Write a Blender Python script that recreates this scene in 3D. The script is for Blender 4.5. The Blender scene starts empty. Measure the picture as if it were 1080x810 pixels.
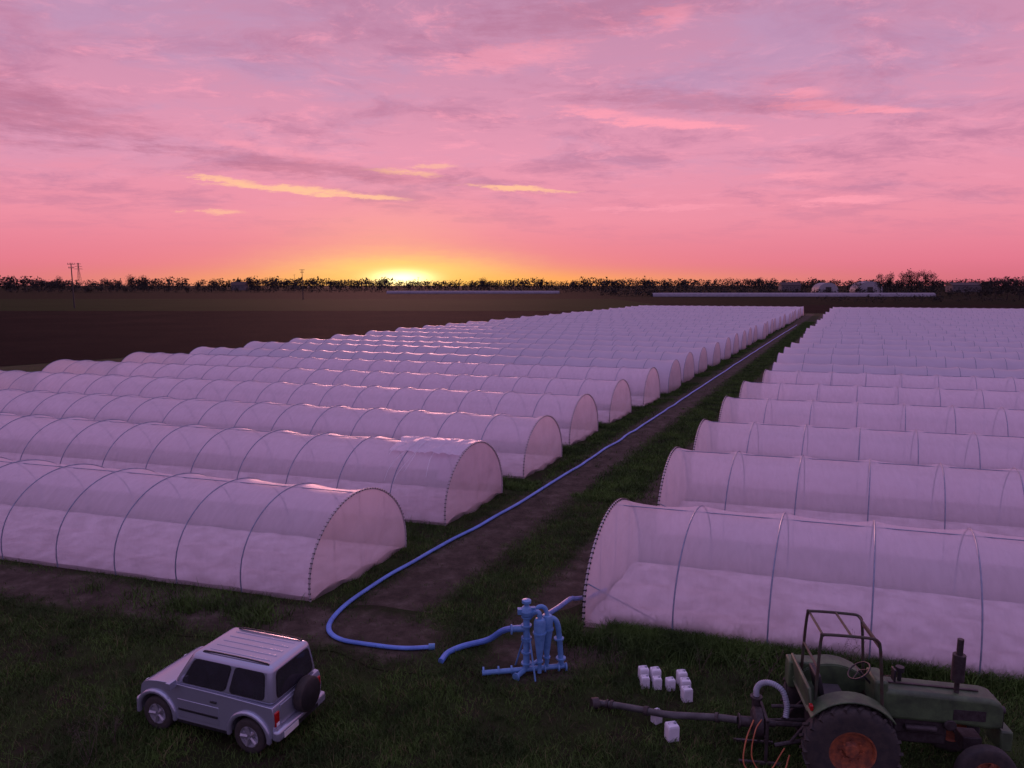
import bpy, math, random
import numpy as np
from mathutils import Vector, Matrix, noise as mnoise
random.seed(7)
rng=np.random.default_rng(5)
scene=bpy.context.scene
col=scene.collection
R=math.radians
S=1.1
scene.view_settings.view_transform='Standard'
scene.view_settings.look='None'
scene.view_settings.exposure=0

def lin(r,g,b,k=1):
    o=[]
    for c in (r,g,b):
        c/=255
        o.append(k*(c/12.92 if c<=.04045 else ((c+.055)/1.055)**2.4))
    return (o[0],o[1],o[2],1)

# ---------------- materials ----------------
def newmat(name):
    m=bpy.data.materials.new(name); m.use_nodes=True
    nt=m.node_tree; nt.nodes.clear()
    out=nt.nodes.new('ShaderNodeOutputMaterial')
    return m,nt,out
def mat(name,c1,c2=None,rough=.6,metal=0,scale=6,bump=.0,bscale=40,detail=4,spec=.5,bdist=.02):
    m,nt,out=newmat(name); N=nt.nodes; L=nt.links
    p=N.new('ShaderNodeBsdfPrincipled'); L.new(p.outputs[0],out.inputs[0])
    p.inputs['Roughness'].default_value=rough; p.inputs['Metallic'].default_value=metal
    p.inputs['Specular IOR Level'].default_value=spec
    tc=N.new('ShaderNodeTexCoord')
    n=N.new('ShaderNodeTexNoise'); n.inputs['Scale'].default_value=scale; n.inputs['Detail'].default_value=detail
    n.inputs['Roughness'].default_value=.65
    L.new(tc.outputs['Object'],n.inputs['Vector'])
    r=N.new('ShaderNodeValToRGB'); r.color_ramp.elements[0].position=.38; r.color_ramp.elements[1].position=.64
    c2=c2 or tuple(x*.7 for x in c1)
    r.color_ramp.elements[0].color=(*c2[:3],1); r.color_ramp.elements[1].color=(*c1[:3],1)
    L.new(n.outputs[0],r.inputs[0]); L.new(r.outputs[0],p.inputs['Base Color'])
    if bump:
        n2=N.new('ShaderNodeTexNoise'); n2.inputs['Scale'].default_value=bscale; n2.inputs['Detail'].default_value=4
        L.new(tc.outputs['Object'],n2.inputs['Vector'])
        b=N.new('ShaderNodeBump'); b.inputs['Strength'].default_value=bump; b.inputs['Distance'].default_value=bdist
        L.new(n2.outputs[0],b.inputs['Height']); L.new(b.outputs[0],p.inputs['Normal'])
    return m

def film_mat(name,transp=.34,tint=(.82,.76,.84),trcol=(.90,.76,.84),detail=5,wr=.35,rough=.36):
    m,nt,out=newmat(name); N=nt.nodes; L=nt.links
    tc=N.new('ShaderNodeTexCoord')
    p=N.new('ShaderNodeBsdfPrincipled'); p.inputs['Roughness'].default_value=rough
    p.inputs['Specular IOR Level'].default_value=.6
    tr=N.new('ShaderNodeBsdfTranslucent'); tr.inputs[0].default_value=(*trcol,1)
    n=N.new('ShaderNodeTexNoise'); n.inputs['Scale'].default_value=.9; n.inputs['Detail'].default_value=detail; n.inputs['Roughness'].default_value=.6
    mp=N.new('ShaderNodeMapping'); mp.inputs['Scale'].default_value=(1,.5,1.6)
    L.new(tc.outputs['Object'],mp.inputs[0]); L.new(mp.outputs[0],n.inputs['Vector'])
    r=N.new('ShaderNodeValToRGB'); r.color_ramp.elements[0].position=.3; r.color_ramp.elements[1].position=.7
    r.color_ramp.elements[0].color=(*[c*.9 for c in tint],1); r.color_ramp.elements[1].color=(*tint,1)
    L.new(n.outputs[0],r.inputs[0])
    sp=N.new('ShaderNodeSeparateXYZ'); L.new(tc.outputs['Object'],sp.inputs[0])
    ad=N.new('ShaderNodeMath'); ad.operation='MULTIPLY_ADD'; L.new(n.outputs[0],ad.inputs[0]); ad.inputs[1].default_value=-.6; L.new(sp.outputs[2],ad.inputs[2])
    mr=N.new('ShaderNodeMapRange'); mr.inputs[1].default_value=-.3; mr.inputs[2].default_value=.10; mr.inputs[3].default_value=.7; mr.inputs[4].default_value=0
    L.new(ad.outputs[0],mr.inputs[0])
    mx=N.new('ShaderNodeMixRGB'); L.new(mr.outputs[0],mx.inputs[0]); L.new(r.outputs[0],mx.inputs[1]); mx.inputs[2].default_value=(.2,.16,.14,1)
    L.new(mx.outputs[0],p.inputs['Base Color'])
    n2=N.new('ShaderNodeTexNoise'); n2.inputs['Scale'].default_value=3; n2.inputs['Detail'].default_value=detail-1; n2.inputs['Distortion'].default_value=.6
    mp2=N.new('ShaderNodeMapping'); mp2.inputs['Scale'].default_value=(2.0,.6,.6)
    L.new(tc.outputs['Object'],mp2.inputs[0]); L.new(mp2.outputs[0],n2.inputs['Vector'])
    b=N.new('ShaderNodeBump'); b.inputs['Strength'].default_value=wr; b.inputs['Distance'].default_value=.04
    L.new(n2.outputs[0],b.inputs['Height']); L.new(b.outputs[0],p.inputs['Normal']); L.new(b.outputs[0],tr.inputs['Normal'])
    m1=N.new('ShaderNodeMixShader'); m1.inputs[0].default_value=.4
    L.new(p.outputs[0],m1.inputs[1]); L.new(tr.outputs[0],m1.inputs[2])
    if transp<=0:
        L.new(m1.outputs[0],out.inputs[0]); return m
    tp=N.new('ShaderNodeBsdfTransparent'); tp.inputs[0].default_value=(.98,.96,.98,1)
    m2=N.new('ShaderNodeMixShader')
    mr2=N.new('ShaderNodeMapRange'); mr2.inputs[1].default_value=.3; mr2.inputs[2].default_value=.7; mr2.inputs[3].default_value=transp-.035; mr2.inputs[4].default_value=transp+.035
    L.new(n2.outputs[0],mr2.inputs[0]); L.new(mr2.outputs[0],m2.inputs[0])
    L.new(m1.outputs[0],m2.inputs[1]); L.new(tp.outputs[0],m2.inputs[2]); L.new(m2.outputs[0],out.inputs[0])
    return m

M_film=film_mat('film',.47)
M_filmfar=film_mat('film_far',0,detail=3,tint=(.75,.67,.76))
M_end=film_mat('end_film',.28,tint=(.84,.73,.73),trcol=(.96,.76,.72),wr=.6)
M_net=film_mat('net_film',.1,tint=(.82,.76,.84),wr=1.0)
M_hoop=mat('galvanised_hoop',(.26,.30,.40),(.19,.22,.30),.45,.3,5)
M_post=mat('end_post_paint',(.5,.44,.46),(.4,.35,.37),.5,.0,5)
M_black=mat('black_plastic',(.02,.02,.022),(.012,.012,.013),.5,0,9)
M_rubber=mat('tyre_rubber',(.028,.026,.025),(.05,.042,.035),.85,0,7,.3,60)
M_mulch=mat('white_mulch',(.76,.71,.72),(.44,.39,.38),.6,0,1.8,.9,4,5,bdist=.05)
M_silver=mat('silver_paint',(.44,.47,.56),(.41,.44,.52),.22,.6,1.5,.0)
M_glass=mat('dark_glass',(.035,.035,.045),(.025,.025,.03),.05,0,2,spec=1.0)
M_red=mat('red_lamp',(.45,.01,.012),(.3,.008,.01),.2,0,6)
M_white=mat('white_plastic',(.8,.8,.85),(.68,.68,.72),.4,0,4)
M_alloy=mat('alloy',(.5,.5,.55),(.35,.35,.38),.35,.6,6)
M_green=mat('tractor_green',(.085,.14,.06),(.045,.07,.035),.55,0,3,.15,30)
M_frame=mat('frame_green',(.05,.065,.04),(.06,.035,.025),.6,.1,7,.15,30)
M_rims=mat('orange_rim',(.38,.11,.04),(.16,.055,.03),.65,0,7)
M_iron=mat('dark_iron',(.07,.062,.06),(.04,.03,.03),.6,.4,10,.2)
M_rust=mat('rusty_iron',(.09,.05,.035),(.045,.035,.03),.75,.2,9,.3)
M_blue=mat('blue_paint',(.14,.31,.58),(.09,.22,.44),.4,0,5,.1,25)
M_bhose=mat('blue_layflat',(.12,.26,.68),(.08,.18,.5),.4,0,2,.3,12)
M_shose=mat('blue_hose',(.10,.21,.50),(.07,.14,.34),.4,0,2,.3,12)
M_ghose=mat('dark_hose',(.08,.085,.08),(.045,.045,.045),.5,0,5,.2,20)
M_lhose=mat('pale_hose',(.36,.40,.46),(.25,.28,.32),.4,0,5)
M_orange=mat('orange_hose',(.5,.16,.06),(.35,.1,.04),.5,0,5)
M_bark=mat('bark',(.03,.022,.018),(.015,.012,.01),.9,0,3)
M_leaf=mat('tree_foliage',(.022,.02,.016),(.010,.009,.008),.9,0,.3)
M_dry=mat('dry_stalk',(.12,.09,.065),(.06,.045,.035),.8,0,9)
M_pole=mat('pole_concrete',(.06,.055,.05),(.04,.035,.035),.8,0,3)
M_seat=mat('seat_vinyl',(.03,.03,.03),(.02,.02,.02),.6,0,7)
M_roof=mat('clay_roof',(.08,.05,.045),(.05,.03,.03),.8,0,1)
M_wall=mat('plaster',(.14,.12,.13),(.1,.09,.09),.8,0,1)
M_plate=mat('plate',(.7,.7,.68),(.6,.6,.58),.4,0,4)
M_bwall=mat('barn_wall',(.36,.34,.36),(.28,.26,.28),.6,0,1)

# ---------------- mesh builder ----------------
class MB:
    def __init__(s): s.v=[]; s.f=[]; s.m=[]
    def add(s,vs,fs,mi=0,M=None):
        o=len(s.v)
        for v in vs:
            v=Vector(v)
            if M is not None: v=M@v
            s.v.append(tuple(v))
        for f in fs: s.f.append(tuple(i+o for i in f)); s.m.append(mi)
    def box(s,c,d,mi=0,rot=None,tx=1,ty=1):
        hx,hy,hz=d[0]/2,d[1]/2,d[2]/2
        vs=[(-hx,-hy,-hz),(hx,-hy,-hz),(hx,hy,-hz),(-hx,hy,-hz),(-hx*tx,-hy*ty,hz),(hx*tx,-hy*ty,hz),(hx*tx,hy*ty,hz),(-hx*tx,hy*ty,hz)]
        M=Matrix.Translation(c)
        if rot: M=M@Matrix.Rotation(rot[1],4,rot[0])
        s.add(vs,[(0,3,2,1),(4,5,6,7),(0,1,5,4),(1,2,6,5),(2,3,7,6),(3,0,4,7)],mi,M)
    def cyl(s,p0,p1,r0,r1=None,n=12,mi=0,caps=True):
        r1=r0 if r1 is None else r1
        p0=Vector(p0);p1=Vector(p1);d=(p1-p0).normalized()
        q=d.to_track_quat('Z','Y').to_matrix()
        a=q@Vector((1,0,0));b=q@Vector((0,1,0))
        vs=[];
        for p,r in((p0,r0),(p1,r1)):
            for i in range(n):
                t=2*math.pi*i/n; vs.append(p+a*r*math.cos(t)+b*r*math.sin(t))
        fs=[(i,(i+1)%n,n+(i+1)%n,n+i) for i in range(n)]
        if caps: fs+= [tuple(range(n-1,-1,-1)),tuple(range(n,2*n))]
        s.add(vs,fs,mi)
    def tube(s,pts,r,n=8,mi=0,flat=1.0):
        pts=[Vector(p) for p in pts]; vs=[];k=len(pts)
        up=None
        for i,p in enumerate(pts):
            t=(pts[min(i+1,k-1)]-pts[max(i-1,0)]).normalized()
            if up is None:
                up=Vector((0,0,1)) if abs(t.z)<.9 else Vector((0,1,0))
            a=t.cross(up)
            if a.length<1e-4: a=t.cross(Vector((1,0,0)))
            a.normalize(); b=a.cross(t).normalized(); up=b
            rr=r(i/(k-1)) if callable(r) else r
            for j in range(n):
                th=2*math.pi*j/n; vs.append(p+a*rr*math.cos(th)+b*rr*flat*math.sin(th))
        fs=[]
        for i in range(k-1):
            for j in range(n):
                fs.append((i*n+j,i*n+(j+1)%n,(i+1)*n+(j+1)%n,(i+1)*n+j))
        fs.append(tuple(range(n-1,-1,-1))); fs.append(tuple(range((k-1)*n,k*n)))
        s.add(vs,fs,mi)
    def lathe(s,prof,c,axis='Y',n=28,mi=0):
        vs=[]
        for r,h in prof:
            for i in range(n):
                t=2*math.pi*i/n; a=r*math.cos(t); b=r*math.sin(t)
                if axis=='Y': v=(a,h,b)
                elif axis=='X': v=(h,a,b)
                else: v=(a,b,h)
                vs.append(Vector(v)+Vector(c))
        fs=[]
        for k in range(len(prof)-1):
            for i in range(n):
                fs.append((k*n+i,(k+1)*n+i,(k+1)*n+(i+1)%n,k*n+(i+1)%n))
        s.add(vs,fs,mi)
    def prism(s,poly,y0,y1,mi=0):
        n=len(poly)
        vs=[(x,y0,z) for x,z in poly]+[(x,y1,z) for x,z in poly]
        fs=[(i,(i+1)%n,n+(i+1)%n,n+i) for i in range(n)]
        fs+=[tuple(range(n-1,-1,-1)),tuple(range(n,2*n))]
        s.add(vs,fs,mi)
    def mesh(s,name,mats,smooth=True,angle=35):
        me=bpy.data.meshes.new(name); me.from_pydata(s.v,[],s.f)
        if not isinstance(mats,(list,tuple)): mats=[mats]
        for m in mats: me.materials.append(m)
        me.polygons.foreach_set('material_index',s.m)
        if smooth:
            me.polygons.foreach_set('use_smooth',[True]*len(s.f))
            me.set_sharp_from_angle(angle=R(angle))
        me.update()
        return me
    def obj(s,name,mats,parent=None,bevel=0,smooth=True,angle=35,fix=False,seg=2):
        me=s.mesh(name,mats,smooth,angle)
        if fix:
            import bmesh
            bm=bmesh.new(); bm.from_mesh(me); bmesh.ops.recalc_face_normals(bm,faces=bm.faces); bm.to_mesh(me); bm.free()
        o=bpy.data.objects.new(name,me); col.objects.link(o)
        if parent: o.parent=parent
        if bevel:
            b=o.modifiers.new('bevel','BEVEL'); b.width=bevel; b.segments=seg; b.limit_method='ANGLE'; b.angle_limit=R(30)
            b.harden_normals=False
        return o
def empty(name,loc=(0,0,0),rz=0,parent=None,scale=1):
    o=bpy.data.objects.new(name,None); o.empty_display_size=.3; col.objects.link(o)
    o.location=loc; o.rotation_euler=(0,0,rz); o.scale=(scale,)*3
    if parent: o.parent=parent
    return o
def tag(o,label,cat,group=None):
    o['label']=label; o['category']=cat
    if group: o['group']=group
def struct(o,label=None,cat=None,kind='structure'):
    o['kind']=kind
    if label: o['label']=label
    if cat: o['category']=cat
def cr(pts,n=6):
    P=[Vector(p) for p in pts]; P=[P[0]*2-P[1]]+P+[P[-1]*2-P[-2]]
    o=[]
    for i in range(1,len(P)-2):
        a,b,c,d=P[i-1:i+3]
        for k in range(n):
            t=k/n
            o.append(.5*((2*b)+(c-a)*t+(2*a-5*b+4*c-d)*t*t+(3*b-a-3*c+d)*t**3))
    o.append(P[-2]); return o
def copytree(o):
    c=o.copy(); col.objects.link(c)
    for ch in o.children:
        d=copytree(ch); d.parent=c
    return c

# ---------------- world ----------------
w=bpy.data.worlds.new('World'); scene.world=w; w.use_nodes=True
nt=w.node_tree; N=nt.nodes; L=nt.links; N.clear()
out=N.new('ShaderNodeOutputWorld'); bg=N.new('ShaderNodeBackground'); L.new(bg.outputs[0],out.inputs[0])
def mth(op,a,b=None,c=None,clamp=False):
    n=N.new('ShaderNodeMath'); n.operation=op; n.use_clamp=clamp
    for i,x in enumerate((a,b,c)):
        if x is None: continue
        if isinstance(x,(int,float)): n.inputs[i].default_value=x
        else: L.new(x,n.inputs[i])
    return n.outputs[0]
def mix(f,a,b,mode='MIX'):
    n=N.new('ShaderNodeMixRGB'); n.blend_type=mode
    for i,x in enumerate((f,a,b)):
        if isinstance(x,(int,float)): n.inputs[i].default_value=x
        elif isinstance(x,tuple): n.inputs[i].default_value=x
        else: L.new(x,n.inputs[i])
    return n.outputs[0]
def mrange(v,a,b,c=0,d=1,smooth=True):
    n=N.new('ShaderNodeMapRange'); n.interpolation_type='SMOOTHSTEP' if smooth else 'LINEAR'
    L.new(v,n.inputs[0])
    for i,x in zip((1,2,3,4),(a,b,c,d)): n.inputs[i].default_value=x
    return n.outputs[0]
def ramp(v,stops):
    n=N.new('ShaderNodeValToRGB'); e=n.color_ramp.elements
    e[0].position=stops[0][0]; e[0].color=stops[0][1]
    e[1].position=stops[-1][0]; e[1].color=stops[-1][1]
    for p,c in stops[1:-1]:
        q=e.new(p); q.color=c
    L.new(v,n.inputs[0]); return n.outputs[0]
def comb(x,y,z=0.0):
    n=N.new('ShaderNodeCombineXYZ')
    for i,q in enumerate((x,y,z)):
        if isinstance(q,(int,float)): n.inputs[i].default_value=q
        else: L.new(q,n.inputs[i])
    return n.outputs[0]
def nz(vec,scale,detail=5,rough=.55):
    n=N.new('ShaderNodeTexNoise'); n.inputs['Scale'].default_value=scale; n.inputs['Detail'].default_value=detail; n.inputs['Roughness'].default_value=rough
    L.new(vec,n.inputs['Vector']); return n
tc=N.new('ShaderNodeTexCoord')
nrm=N.new('ShaderNodeVectorMath'); nrm.operation='NORMALIZE'; L.new(tc.outputs['Generated'],nrm.inputs[0])
sx=N.new('ShaderNodeSeparateXYZ'); L.new(nrm.outputs[0],sx.inputs[0])
X,Y,Z=sx.outputs
zc=mth('MAXIMUM',Z,0.0)
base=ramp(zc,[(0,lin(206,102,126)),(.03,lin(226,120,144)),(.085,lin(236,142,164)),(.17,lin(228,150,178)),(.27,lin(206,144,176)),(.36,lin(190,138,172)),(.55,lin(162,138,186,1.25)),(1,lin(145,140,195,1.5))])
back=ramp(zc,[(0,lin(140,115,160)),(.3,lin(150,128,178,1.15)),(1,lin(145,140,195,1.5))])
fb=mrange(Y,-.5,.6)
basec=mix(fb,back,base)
zz=mth('ADD',zc,.12)
px=mth('DIVIDE',X,zz); py=mth('DIVIDE',Y,zz)
cv=comb(mth('MULTIPLY',px,.95),mth('MULTIPLY',py,1.2),0.0)
wob=nz(cv,1.4,3)
vadd=N.new('ShaderNodeVectorMath'); vadd.operation='MULTIPLY_ADD'; L.new(wob.outputs['Color'],vadd.inputs[0]); vadd.inputs[1].default_value=(.45,.45,0); L.new(cv,vadd.inputs[2])
c1=nz(vadd.outputs[0],1.3,9,.70)
fade=mrange(zc,.03,.14)
dk=mth('MULTIPLY',mrange(c1.outputs[0],.46,.64,0,.62),fade)
skyc=mix(dk,basec,lin(178,116,152))
shift=N.new('ShaderNodeVectorMath'); shift.operation='ADD'; L.new(vadd.outputs[0],shift.inputs[0]); shift.inputs[1].default_value=(7.3,2.1,0)
c2=nz(shift.outputs[0],4.2,9,.72)
br=mth('MULTIPLY',mrange(c2.outputs[0],.50,.68,0,.6),mrange(zc,.05,.2))
skyc=mix(mth('MULTIPLY',br,fb),skyc,lin(250,160,184))
shift2=N.new('ShaderNodeVectorMath'); shift2.operation='ADD'; L.new(vadd.outputs[0],shift2.inputs[0]); shift2.inputs[1].default_value=(-4.3,9.1,0)
c3=nz(shift2.outputs[0],1.1,8,.68)
li=mth('MULTIPLY',mrange(c3.outputs[0],.46,.66,0,.6),mrange(zc,.06,.25))
skyc=mix(li,skyc,lin(188,150,188))
q2=comb(X,Z,0.0)
fine=nz(comb(mth('MULTIPLY',X,20.0),mth('MULTIPLY',Z,100.0),0.0),1.0,9,.75)
dist=N.new('ShaderNodeVectorMath'); dist.operation='MULTIPLY_ADD'; L.new(fine.outputs['Color'],dist.inputs[0]); dist.inputs[1].default_value=(.09,.020,0)
sub=N.new('ShaderNodeVectorMath'); sub.operation='SUBTRACT'; L.new(q2,sub.inputs[0]); sub.inputs[1].default_value=(.045,.010,0); L.new(sub.outputs[0],dist.inputs[2])
def gauss(vec,x0,z0,sxx,sz,rot=0):
    m=N.new('ShaderNodeMapping'); m.vector_type='TEXTURE'
    m.inputs['Location'].default_value=(x0,z0,0); m.inputs['Rotation'].default_value=(0,0,rot); m.inputs['Scale'].default_value=(sxx,sz,1)
    L.new(vec,m.inputs[0])
    d=N.new('ShaderNodeVectorMath'); d.operation='DOT_PRODUCT'; L.new(m.outputs[0],d.inputs[0]); L.new(m.outputs[0],d.inputs[1])
    e=mth('MULTIPLY',d.outputs['Value'],-1.0)
    return mth('EXPONENT',e)
fwd=mrange(Y,0.0,.3)
XS=-.148
g1=mth('MULTIPLY',gauss(q2,XS+.05,-.01,.40,.055),fwd)
skyc=mix(mth('MULTIPLY',g1,.45),skyc,lin(255,160,126))
ghz=mth('MULTIPLY',gauss(q2,XS+.09,.002,.36,.016),fwd)
skyc=mix(mth('MULTIPLY',ghz,.85),skyc,lin(255,166,84))
g2=mth('MULTIPLY',gauss(q2,XS+.02,-.002,.20,.022),fwd)
skyc=mix(mth('MULTIPLY',g2,.85),skyc,lin(255,190,90))
gs=mth('MULTIPLY',gauss(dist.outputs[0],XS,.022,.13,.020),fwd)
skyc=mix(mth('MULTIPLY',gs,.85),skyc,lin(255,218,112))
gu=mth('MULTIPLY',gauss(dist.outputs[0],XS-.02,.05,.12,.05),fwd)
skyc=mix(mth('MULTIPLY',gu,.25),skyc,lin(255,200,140))
g3=mth('MULTIPLY',gauss(q2,XS,0.009,.034,.009),fwd)
skyc=mix(g3,skyc,(2.4,2.1,1.0,1))
warp=mth('SUBTRACT',fine.outputs[0],.5)
def streak(x0,z0,a,b,r,lo=.35,hi=1.0):
    g=gauss(dist.outputs[0],x0,z0,a*1.25,b*1.5,r)
    s_=mth('ADD',g,mth('MULTIPLY',warp,2.2))
    return mth('MULTIPLY',mth('MULTIPLY',mrange(s_,lo,hi),mrange(g,.03,.4)),fwd)
streaks=[(-.36,.130,.04,.0035,-.09,.9,0),(-.27,.120,.09,.004,-.05,1,0),(-.19,.115,.05,.003,-.05,.9,0),(.0,.128,.05,.003,-.04,1,0),(.05,.124,.04,.0025,-.02,.8,0),(-.137,.146,.045,.004,-.05,.85,0),(-.10,.155,.03,.0025,.0,.55,0),
 (.12,.217,.06,.007,-.12,.8,1),(.20,.204,.07,.006,-.10,.9,1),(.26,.198,.05,.004,-.08,.8,1),(.37,.212,.05,.006,-.12,.9,1),(.43,.202,.05,.005,-.15,.9,1),(.35,.228,.03,.005,-.1,.7,1),
 (.41,.103,.06,.004,0,.8,1),(.19,.325,.03,.010,0,.6,1),(.0,.285,.10,.014,.12,.5,1),(-.368,.09,.03,.003,0,.7,0),(.36,.134,.04,.004,.0,.6,1),(-.28,.165,.09,.006,-.1,.4,1),
 (.2,.10,.12,.003,.01,.5,1)]
for x0,z0,a,b,r,st,kind in streaks:
    c=lin(255,192,156) if kind==0 else lin(255,160,180)
    skyc=mix(mth('MULTIPLY',streak(x0,z0,a,b,r),st),skyc,c)
for x0,z0,a,b,r,st in [(-.55,.19,.12,.025,-.1,.6),(-.25,.148,.16,.008,-.08,.5),(.25,.225,.18,.010,-.1,.4),(.1,.33,.16,.02,.1,.4)]:
    skyc=mix(mth('MULTIPLY',streak(x0,z0,a,b,r,.2,1.1),st),skyc,lin(172,102,134))
sk=N.new('ShaderNodeTexSky'); sk.sky_type='NISHITA'; sk.sun_disc=False; sk.sun_elevation=R(1.5); sk.sun_rotation=R(-8.6)
skyc=mix(.004,skyc,sk.outputs[0],'ADD')
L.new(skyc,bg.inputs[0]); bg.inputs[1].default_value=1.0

sun=bpy.data.lights.new('sun','SUN'); sun.energy=1.6; sun.angle=R(16); sun.color=(1,.40,.38)
so=bpy.data.objects.new('sun',sun); col.objects.link(so)
az=R(-8.6); el=R(3)
d=Vector((math.sin(az)*math.cos(el),math.cos(az)*math.cos(el),math.sin(el)))
so.rotation_euler=d.to_track_quat('Z','Y').to_euler()

# ---------------- camera ----------------
cam=bpy.data.cameras.new('camera'); co=bpy.data.objects.new('camera',cam); col.objects.link(co)
co.location=(0,0,8.25); co.rotation_euler=(R(90-7.8),0,0); cam.sensor_width=36; cam.lens=36*763/1080; cam.clip_end=12000; cam.clip_start=.1
scene.camera=co

# ---------------- ground ----------------
PD=Vector((.4226,.9063,0)); PP=Vector((.9063,-.4226,0))
AX=Vector((.961,-.277,0)); NN=Vector((.277,.961,0))
GRASS_COLS=[(.030,.024,.015),(.024,.034,.010),(.034,.052,.014)]
def ground_material(name,cols,scale=.6,bump=.8,bdist=.08,bscale=6,furrow=None,edge=False):
    m,nt,out=newmat(name); N=nt.nodes; L=nt.links
    p=N.new('ShaderNodeBsdfPrincipled'); p.inputs['Roughness'].default_value=.95; p.inputs['Specular IOR Level'].default_value=.10
    L.new(p.outputs[0],out.inputs[0])
    g=N.new('ShaderNodeNewGeometry')
    def nr(sc,cs):
        n=N.new('ShaderNodeTexNoise'); n.inputs['Scale'].default_value=sc; n.inputs['Detail'].default_value=8; n.inputs['Roughness'].default_value=.7
        L.new(g.outputs['Position'],n.inputs['Vector'])
        r=N.new('ShaderNodeValToRGB'); e=r.color_ramp.elements
        e[0].position=.36; e[0].color=(*cs[0],1); e[1].position=.66; e[1].color=(*cs[-1],1)
        for i,c in enumerate(cs[1:-1]):
            q=e.new(.36+.3*(i+1)/(len(cs)-1)); q.color=(*c,1)
        L.new(n.outputs[0],r.inputs[0]); return n.outputs[0],r.outputs[0]
    nv,c=nr(scale,cols)
    n2=N.new('ShaderNodeTexNoise'); n2.inputs['Scale'].default_value=bscale; n2.inputs['Detail'].default_value=6; n2.inputs['Roughness'].default_value=.7
    L.new(g.outputs['Position'],n2.inputs['Vector'])
    h=n2.outputs[0]
    if edge:
        _,c0=nr(.8,GRASS_COLS)
        at=N.new('ShaderNodeAttribute'); at.attribute_name='edge'
        n3=N.new('ShaderNodeTexNoise'); n3.inputs['Scale'].default_value=2.2; n3.inputs['Detail'].default_value=7; n3.inputs['Roughness'].default_value=.75
        L.new(g.outputs['Position'],n3.inputs['Vector'])
        a=N.new('ShaderNodeMath'); a.operation='MULTIPLY_ADD'; L.new(n3.outputs[0],a.inputs[0]); a.inputs[1].default_value=1.6; L.new(at.outputs['Fac'],a.inputs[2])
        mr=N.new('ShaderNodeMapRange'); mr.inputs[1].default_value=.95; mr.inputs[2].default_value=1.55; L.new(a.outputs[0],mr.inputs[0])
        mx=N.new('ShaderNodeMixRGB'); L.new(mr.outputs[0],mx.inputs[0]); L.new(c0,mx.inputs[1]); L.new(c,mx.inputs[2]); c=mx.outputs[0]
    L.new(c,p.inputs['Base Color'])
    if furrow:
        mp=N.new('ShaderNodeMapping'); mp.inputs['Rotation'].default_value=(0,0,furrow)
        L.new(g.outputs['Position'],mp.inputs[0])
        wv=N.new('ShaderNodeTexWave'); wv.inputs['Scale'].default_value=.35; wv.inputs['Distortion'].default_value=1.5
        L.new(mp.outputs[0],wv.inputs[0])
        a=N.new('ShaderNodeMath'); a.operation='ADD'; L.new(wv.outputs['Fac'],a.inputs[0]); L.new(h,a.inputs[1]); h=a.outputs[0]
    b=N.new('ShaderNodeBump'); b.inputs['Strength'].default_value=bump; b.inputs['Distance'].default_value=bdist
    L.new(h,b.inputs['Height']); L.new(b.outputs[0],p.inputs['Normal'])
    return m
G_grass=ground_material('grass_soil',GRASS_COLS,.8)
G_dirt=ground_material('track_dirt',[(.045,.036,.026),(.072,.056,.042),(.115,.092,.072)],1.6,1,.06,9,edge=True)
G_plough=ground_material('ploughed_soil',[(.008,.006,.005),(.013,.009,.007),(.02,.013,.009)],.05,1,.25,1.5,R(16))
G_crop=ground_material('young_crop',[(.009,.020,.004),(.014,.028,.006)],.02,.6,.1,2)
G_far=ground_material('far_land',[(.006,.008,.003),(.008,.011,.004),(.010,.009,.005)],.006,.6,.2,1)
for m_ in (G_crop,G_far,G_plough):
    for n_ in m_.node_tree.nodes:
        if n_.type=='BSDF_PRINCIPLED': n_.inputs['Specular IOR Level'].default_value=.02
def sheet(name,pts,z,m):
    mb=MB(); mb.add([(x,y,z) for x,y in pts],[tuple(range(len(pts)))]); o=mb.obj(name,m,smooth=False); struct(o); return o
sheet('ground',[(-7000,-300),(7000,-300),(7000,7000),(-7000,7000)],0,G_grass)
sheet('ploughed_field',[(-300,62),(-62,62),(-20,110),(45,232),(60,232),(-300,232)],.02,G_plough)
sheet('ploughed_field',[(45,225),(400,120),(700,300),(60,300)],.024,G_plough)
sheet('crop_field',[(-700,232.5),(59,232.5),(60,430),(-900,430)],.02,G_crop)
sheet('far_field',[(-3000,430.5),(60,430.5),(60.5,300.5),(3000,300.5),(5000,4000),(-5000,4000)],.03,G_far)
def strip(name,p0,p1,wid,z,m,step=.35,rag=.22):
    p0=Vector(p0);p1=Vector(p1);n=int((p1-p0).length/step);d=(p1-p0).normalized();q=Vector((d.y,-d.x,0))
    vs=[]; ed=[]
    for i in range(n+1):
        c=p0+(p1-p0)*i/n
        e=wid/2+.25
        end=min(1,(i+1)*step/1.5,(n-i+1)*step/1.5)
        a=e+rag*1.4*mnoise.noise(c*.9); b=e+rag*1.4*mnoise.noise(c*.9+Vector((50,3,1)))
        vs+= [c-q*a,c-q*a*.5,c,c+q*b*.5,c+q*b]
        ed+= [0,end*.75,end,end*.75,0]
    vs=[(v.x,v.y,z) for v in vs]; fs=[]
    for i in range(n):
        for k in range(4): fs.append((5*i+k,5*i+k+1,5*i+6+k,5*i+5+k))
    mb=MB(); mb.add(vs,fs); o=mb.obj(name,m,smooth=False)
    at=o.data.attributes.new('edge','FLOAT','POINT'); at.data.foreach_set('value',ed)
    struct(o); return o
def al(perp,along): v=PP*perp+PD*along; return (v.x,v.y,0)
strip('dirt_track',al(-10.3,13),al(-10.3,225),2.3,.012,G_dirt,step=.3,rag=.16)
strip('dirt_track',al(-6.5,14),al(-6.5,225),1.6,.012,G_dirt,step=.3,rag=.16)
c0=NN*14.75
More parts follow.
